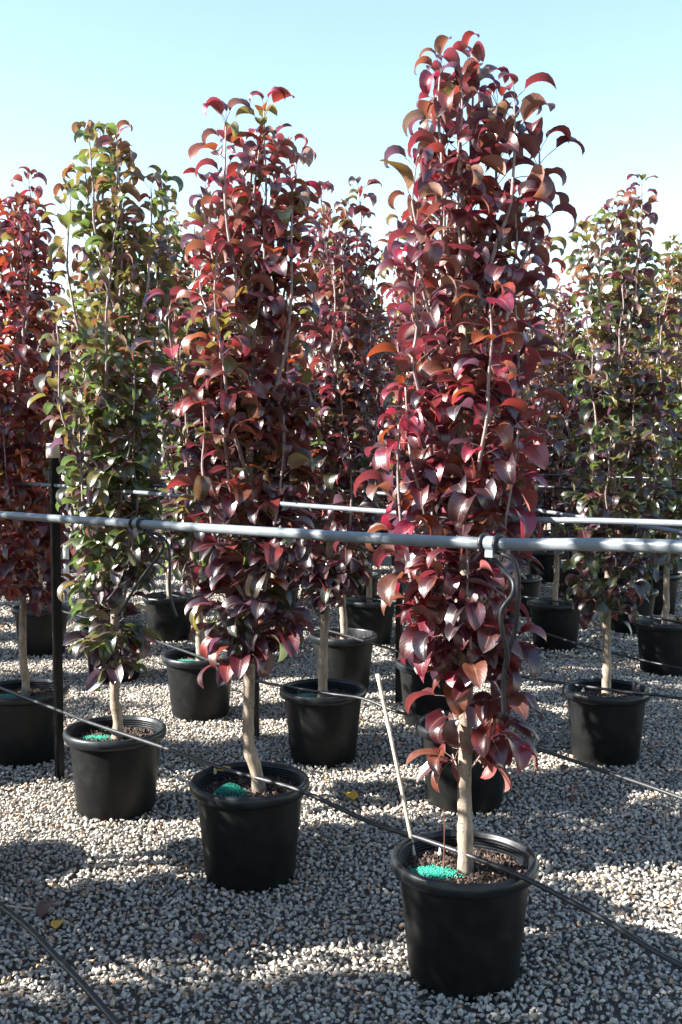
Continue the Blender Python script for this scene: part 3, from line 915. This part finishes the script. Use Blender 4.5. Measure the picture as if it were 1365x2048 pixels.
drip_c = pipe('drip_line', [(-1.5, 8.85, ZR), (-0.75, 7.95, ZR), (-0.1, 7.10, ZR), (0.165, 6.68, ZR), (0.55, 6.08, ZR), (0.986, 5.78, ZR - .02), (1.25, 5.47, ZR), (1.47, 5.32, ZR), (1.73, 5.16, ZR), (2.4, 4.6, ZR - 0.02)], 0.0078, MAT_HOSE, 'black drip line over the rim of the lone dark tree pot', 'drip line', sides=10)
drip_d = pipe('drip_line', [(-0.1, 8.95, ZR), (0.24, 8.55, ZR), (1.0, 7.9, ZR), (1.7, 6.9, 0.30), (2.4, 6.2, 0.25), (3.2, 5.4, 0.25)], 0.0078, MAT_HOSE, 'black drip line low over the gravel behind the lone dark tree', 'drip line', sides=8)
drip_e = pipe('drip_line', [(0.9, 9.3, ZR), (1.74, 8.40, ZR), (2.36, 7.50, ZR), (3.2, 6.7, ZR - 0.02)], 0.0078, MAT_HOSE, 'black drip line over the far spotted pot', 'drip line', sides=8)

# drip emitters: small white buttons under the line
def emitter(x, y, z, label, group):
    m = mesh_from('dripper', *lathe([(0.001, -0.016), (0.006, -0.015), (0.0075, -0.009), (0.006, -0.004), (0.003, 0.0), (0.003, 0.012), (0.001, 0.013)], 12), MAT_WHITE)
    tag(link('dripper', m, loc=(x, y, z)), label, 'dripper', group)
for (ex, ey) in ((0.315, 3.262), (-0.50, 4.083)):
    emitter(ex, ey, ZR - 0.016, 'small white dripper under the first row drip line', 'white drippers')
emitter(1.275, 5.455, ZR - 0.016, 'small white dripper over the lone dark tree pot', None)

# ------------------------------------------------------------------ ties hanging from the near pipe
AX = Vector((1, -1, 0.016)).normalized()
def rings_on(c, axis, r_pipe, r_ring, off):
    c = Vector(c) + axis * off
    u = axis.cross(Vector((0, 0, 1))).normalized(); v = axis.cross(u)
    ring = [c + (u * math.cos(a) + v * math.sin(a)) * (r_pipe + r_ring * 0.85) for a in [2 * math.pi * k / 24 for k in range(25)]]
    return tube(ring, r_ring, 10, caps=False)

def rubber_tie(c, strands, label, rh):
    root = link('rubber_tie', None, loc=c); root.empty_display_size = 0.03
    tag(root, label, 'tie')
    o = Vector((0, 0, 0))
    for off in (-0.014, 0.014):
        link('ring', mesh_from('ring', *rings_on(o, AX, 0.0096, rh, off), MAT_HOSE), root)
    # clamp plate between the rings, with a pin block
    u = AX.cross(Vector((0, 0, 1))).normalized(); v = u.cross(AX)
    band = []
    for k in range(19):
        a = 2 * math.pi * k / 18
        band.append((0.0118 * math.cos(a), 0.0118 * math.sin(a)))
    V = []; Fs = []
    for s in (-0.009, 0.009):
        for (q, w) in band[:-1]:
            V.append(AX * s + u * q + v * w)
    for k in range(18):
        Fs.append((k, (k + 1) % 18, 18 + (k + 1) % 18, 18 + k))
    Fs.append(tuple(range(17, -1, -1))); Fs.append(tuple(range(18, 36)))
    bx = []
    for s in (-0.0075, 0.0075):
        for q in (-0.008, 0.008):
            for w in (-0.021, -0.009):
                bx.append(AX * s + u * q + v * w)
    bf = [(0, 1, 3, 2), (4, 6, 7, 5), (0, 4, 5, 1), (2, 3, 7, 6), (0, 2, 6, 4), (1, 5, 7, 3)]
    link('clamp', mesh_from('clamp', *join([(V, Fs), (bx, bf)]), MAT_PIPE, False), root)
    for st in strands:
        p = smooth_path([Vector(q) - Vector(c) for q in st], 6)
        link('strand', mesh_from('strand', *tube(p, rh, 10), MAT_HOSE), root)

def strand_pts(pix, y, dy):
    return [(xx, y + d, zz) for (xx, zz), d in zip(pix, dy)]

# strand shapes, metres, side view at the tie
rubber_tie((0.233, 1.617, 1.514), [
    [(0.246, 1.60, 1.500), (0.262, 1.59, 1.492), (0.2685, 1.59, 1.472), (0.271, 1.595, 1.452), (0.270, 1.61, 1.383), (0.260, 1.615, 1.343), (0.253, 1.615, 1.303), (0.254, 1.615, 1.241)],
    [(0.224, 1.62, 1.498), (0.240, 1.625, 1.488), (0.254, 1.62, 1.470), (0.2655, 1.61, 1.455), (0.263, 1.60, 1.437), (0.247, 1.60, 1.413), (0.247, 1.60, 1.386), (0.256, 1.605, 1.350), (0.257, 1.61, 1.322)]],
    'long pair of black rubber tie ends hanging from the near pipe before the crimson tree', 0.0038)
rubber_tie((-0.445, 2.295, 1.493), [
    [(-0.430, 2.29, 1.480), (-0.405, 2.28, 1.462), (-0.390, 2.28, 1.455), (-0.388, 2.28, 1.440), (-0.402, 2.285, 1.418), (-0.440, 2.29, 1.370), (-0.492, 2.295, 1.288)],
    [(-0.428, 2.30, 1.478), (-0.396, 2.30, 1.463), (-0.380, 2.30, 1.445), (-0.377, 2.30, 1.400), (-0.378, 2.30, 1.350), (-0.373, 2.30, 1.318), (-0.363, 2.30, 1.285)]],
    'black rubber tie with splayed ends hanging from the near pipe by the green tree', 0.0032)

# tie round the crimson trunk on the first row pipe
def trunk_tie(c, r, label):
    root = link('trunk_tie', None, loc=c); root.empty_display_size = 0.03
    tag(root, label, 'tie')
    for z in (-0.006, 0.006):
        ring = [Vector((math.cos(a) * r, math.sin(a) * r, z + 0.003 * math.sin(2 * a))) for a in [2 * math.pi * k / 20 for k in range(21)]]
        link('ring', mesh_from('ring', *tube(ring, 0.004, 8, caps=False), MAT_HOSE), root)
    link('clamp', mesh_from('clamp', *tube([Vector((0.012, -r - 0.006, -0.014)), Vector((0.012, -r - 0.008, 0.0)), Vector((0.012, -r - 0.006, 0.016))], 0.008, 6), MAT_HOSE, False), root)
trunk_tie((0.373, 3.20, 1.446), 0.022, 'black tie round the crimson tree trunk at the first row pipe')

# tie strand on the second row pipe
st = smooth_path([(1.215, 4.24, 1.33), (1.245, 4.2, 1.30), (1.262, 4.2, 1.26), (1.255, 4.2, 1.18), (1.25, 4.2, 1.06)], 6)
r_ = link('rubber_tie', None, loc=(1.2, 4.25, 1.335)); r_.empty_display_size = 0.03
tag(r_, 'single thin tie strand hanging from the second row pipe', 'tie')
link('strand', mesh_from('strand', *tube([p - Vector((1.2, 4.25, 1.335)) for p in st], 0.0034, 8), MAT_HOSE), r_)
link('ring', mesh_from('ring', *rings_on((0, 0, 0), AX, 0.0085, 0.004, 0.0), MAT_HOSE), r_)

# ------------------------------------------------------------------ posts
def picket(x, y, h, label, cap=False, group=None, rz=0.4):
    root = link('steel_post', None, loc=(x, y, 0), rot=(0, 0, rz)); root.empty_display_size = 0.1
    tag(root, label, 'post', group)
    V, Fs = [], []
    prof = []
    for k in range(3):                                # three-winged star section
        a = 2 * math.pi * k / 3
        d = Vector((math.cos(a), math.sin(a), 0)); n = Vector((-d.y, d.x, 0))
        m = Vector((math.cos(a + math.pi / 3), math.sin(a + math.pi / 3), 0))
        prof += [d * 0.028 - n * 0.0028, d * 0.028 + n * 0.0028, m * 0.0055]
    n = len(prof)
    for z in (-0.05, h):
        V += [p + Vector((0, 0, z)) for p in prof]
    Fs = [(k, (k + 1) % n, n + (k + 1) % n, n + k) for k in range(n)] + [tuple(range(n, 2 * n))]
    link('stake', mesh_from('stake', V, Fs, MAT_POST, False), root)
    if cap:
        link('cap', mesh_from('cap', *lathe([(0.030, h - 0.06), (0.0325, h - 0.06), (0.0325, h + 0.004), (0.030, h + 0.010), (0.001, h + 0.012)], 20), MAT_CAP), root)
picket(-1.40, 5.11, 1.655, 'black steel post with a cream cap, beside the green tree pot', True)
picket(-0.48, 5.83, 1.62, 'black steel post rising behind the red tree with the fertiliser mound', rz=0.9)
picket(0.375, 6.62, 1.62, 'black steel post with a bright foot, between the cane and the dark pots', rz=1.0)
picket(2.148, 8.40, 1.62, 'black steel post behind the lone dark tree trunk')
picket(1.20, 7.27, 1.62, 'black steel post partly hidden behind the crimson leaves', rz=0.2)
picket(1.62, 1.99, 1.62, 'black steel post holding the first row pipe, right of the crimson tree', rz=0.2)
picket(1.15, 0.70, 1.68, 'black steel post at the near end of the thick grey pipe', rz=0.2)
picket(-2.0, 3.83, 1.62, 'black steel post at the far end of the thick grey pipe', rz=0.2)

def galv(x, y, h, r):
    o = link('galvanised_post', None, loc=(x, y, 0)); o.empty_display_size = 0.1
    tag(o, 'pale galvanised steel post standing among the far trees', 'post', 'galvanised posts')
    link('tube', mesh_from('tube', *lathe([(r, -0.05), (r, h), (r * 0.9, h + 0.004), (0.001, h + 0.006)], 18), MAT_GALV), o)
    link('collar', mesh_from('collar', *lathe([(r, 0.85), (r + 0.008, 0.852), (r + 0.008, 0.888), (r, 0.89)], 18), MAT_GALV), o)
galv(-2.83, 10.75, 2.1, 0.030)
galv(-2.70, 11.4, 2.1, 0.022)
galv(-1.93, 11.65, 2.1, 0.026)
galv(0.78, 11.2, 2.1, 0.026)

# ------------------------------------------------------------------ cane, twig
def cane(a, b, r0, r1, mat, name, label, cat, nodes=True):
    a, b = Vector(a), Vector(b)
    n = 22
    ps, rr = [], []
    for k in range(n):
        t = k / (n - 1)
        ps.append(a.lerp(b, t) + Vector((0.003 * math.sin(3 * t), 0, 0)))
        q = r0 + (r1 - r0) * t
        if nodes and k % 6 == 3: q *= 1.14
        rr.append(q)
    tag(link(name, mesh_from(name, *tube(ps, rr, 10), mat)), label, cat)
cane((0.243, 3.318, 0.305), (0.124, 3.545, 0.880), 0.0058, 0.0068, MAT_CANE, 'bamboo_cane', 'pale bamboo cane leaning out of the crimson tree pot', 'cane')
cane((0.318, 3.193, 0.31), (0.321, 3.21, 0.545), 0.0022, 0.0014, MAT_REDTWIG, 'dead_twig', 'thin reddish twig standing upright in the fertiliser of the crimson tree pot', 'twig', False)
cane((-1.22, 3.66, 0.016), (-1.02, 3.60, 0.020), 0.005, 0.003, MAT_CANE, 'dead_twig', 'pale twig lying on the gravel by the dark curled leaf', 'twig', False)

# ------------------------------------------------------------------ fallen leaves
def fallen(x, y, z, s, kind, label, seed, group=None):
    rng = random.Random(seed)
    V, Fq, U = LEAF_HI[rng.randrange(NLV)]
    V = V.copy(); V[:, 2] *= 0.6; V[:, 2] -= V[:, 2].min(); V[:, 1] -= 0.8
    me = quads_mesh('fallen_leaf', V, Fq, U, MAT_LITTER[kind])
    o = link('fallen_leaf', me, loc=(x, y, z), rot=(rng.uniform(-.25, .25), rng.uniform(-.25, .25), rng.uniform(0, 6.28)))
    o.scale = (s, s, s)
    tag(o, label, 'leaf', group)
fallen(0.036, 4.77, 0.018, 0.13, 'yellow', 'bright yellow fallen leaf on gravel behind the cane pot', 1)
fallen(-0.967, 3.477, 0.016, 0.075, 'yellow', 'small yellow fallen leaf on shaded gravel near the bare drip line', 6)
fallen(-0.465, 3.377, 0.012, 0.085, 'brown', 'flat brown fallen leaf on gravel below the fertiliser mound pot', 3)
fallen(-1.04, 3.614, 0.014, 0.10, 'brown', 'dark curled fallen leaf beside a pale twig on the gravel', 4)
fallen(-0.46, 4.06, SOIL_Z + 0.028, 0.10, 'yellow', 'yellow leaf curled up on soil behind the fertiliser mound', 8)
rl = random.Random(77)
for i in range(46):
    yy = rl.uniform(4.3, 10.5); xx = rl.uniform(-0.33, 0.33) * yy
    kd = rl.choice(['brown', 'brown', 'red', 'tan', 'tan'])
    fallen(xx, yy, 0.012, rl.uniform(0.05, 0.08), kd, {'brown': 'brown leaf lying loose on the gravel between the rows', 'red': 'red leaf lying loose on the gravel between the rows', 'tan': 'tan orange leaf lying loose on the gravel between the rows'}[kd], 500 + i, kd + ' fallen leaves between rows')
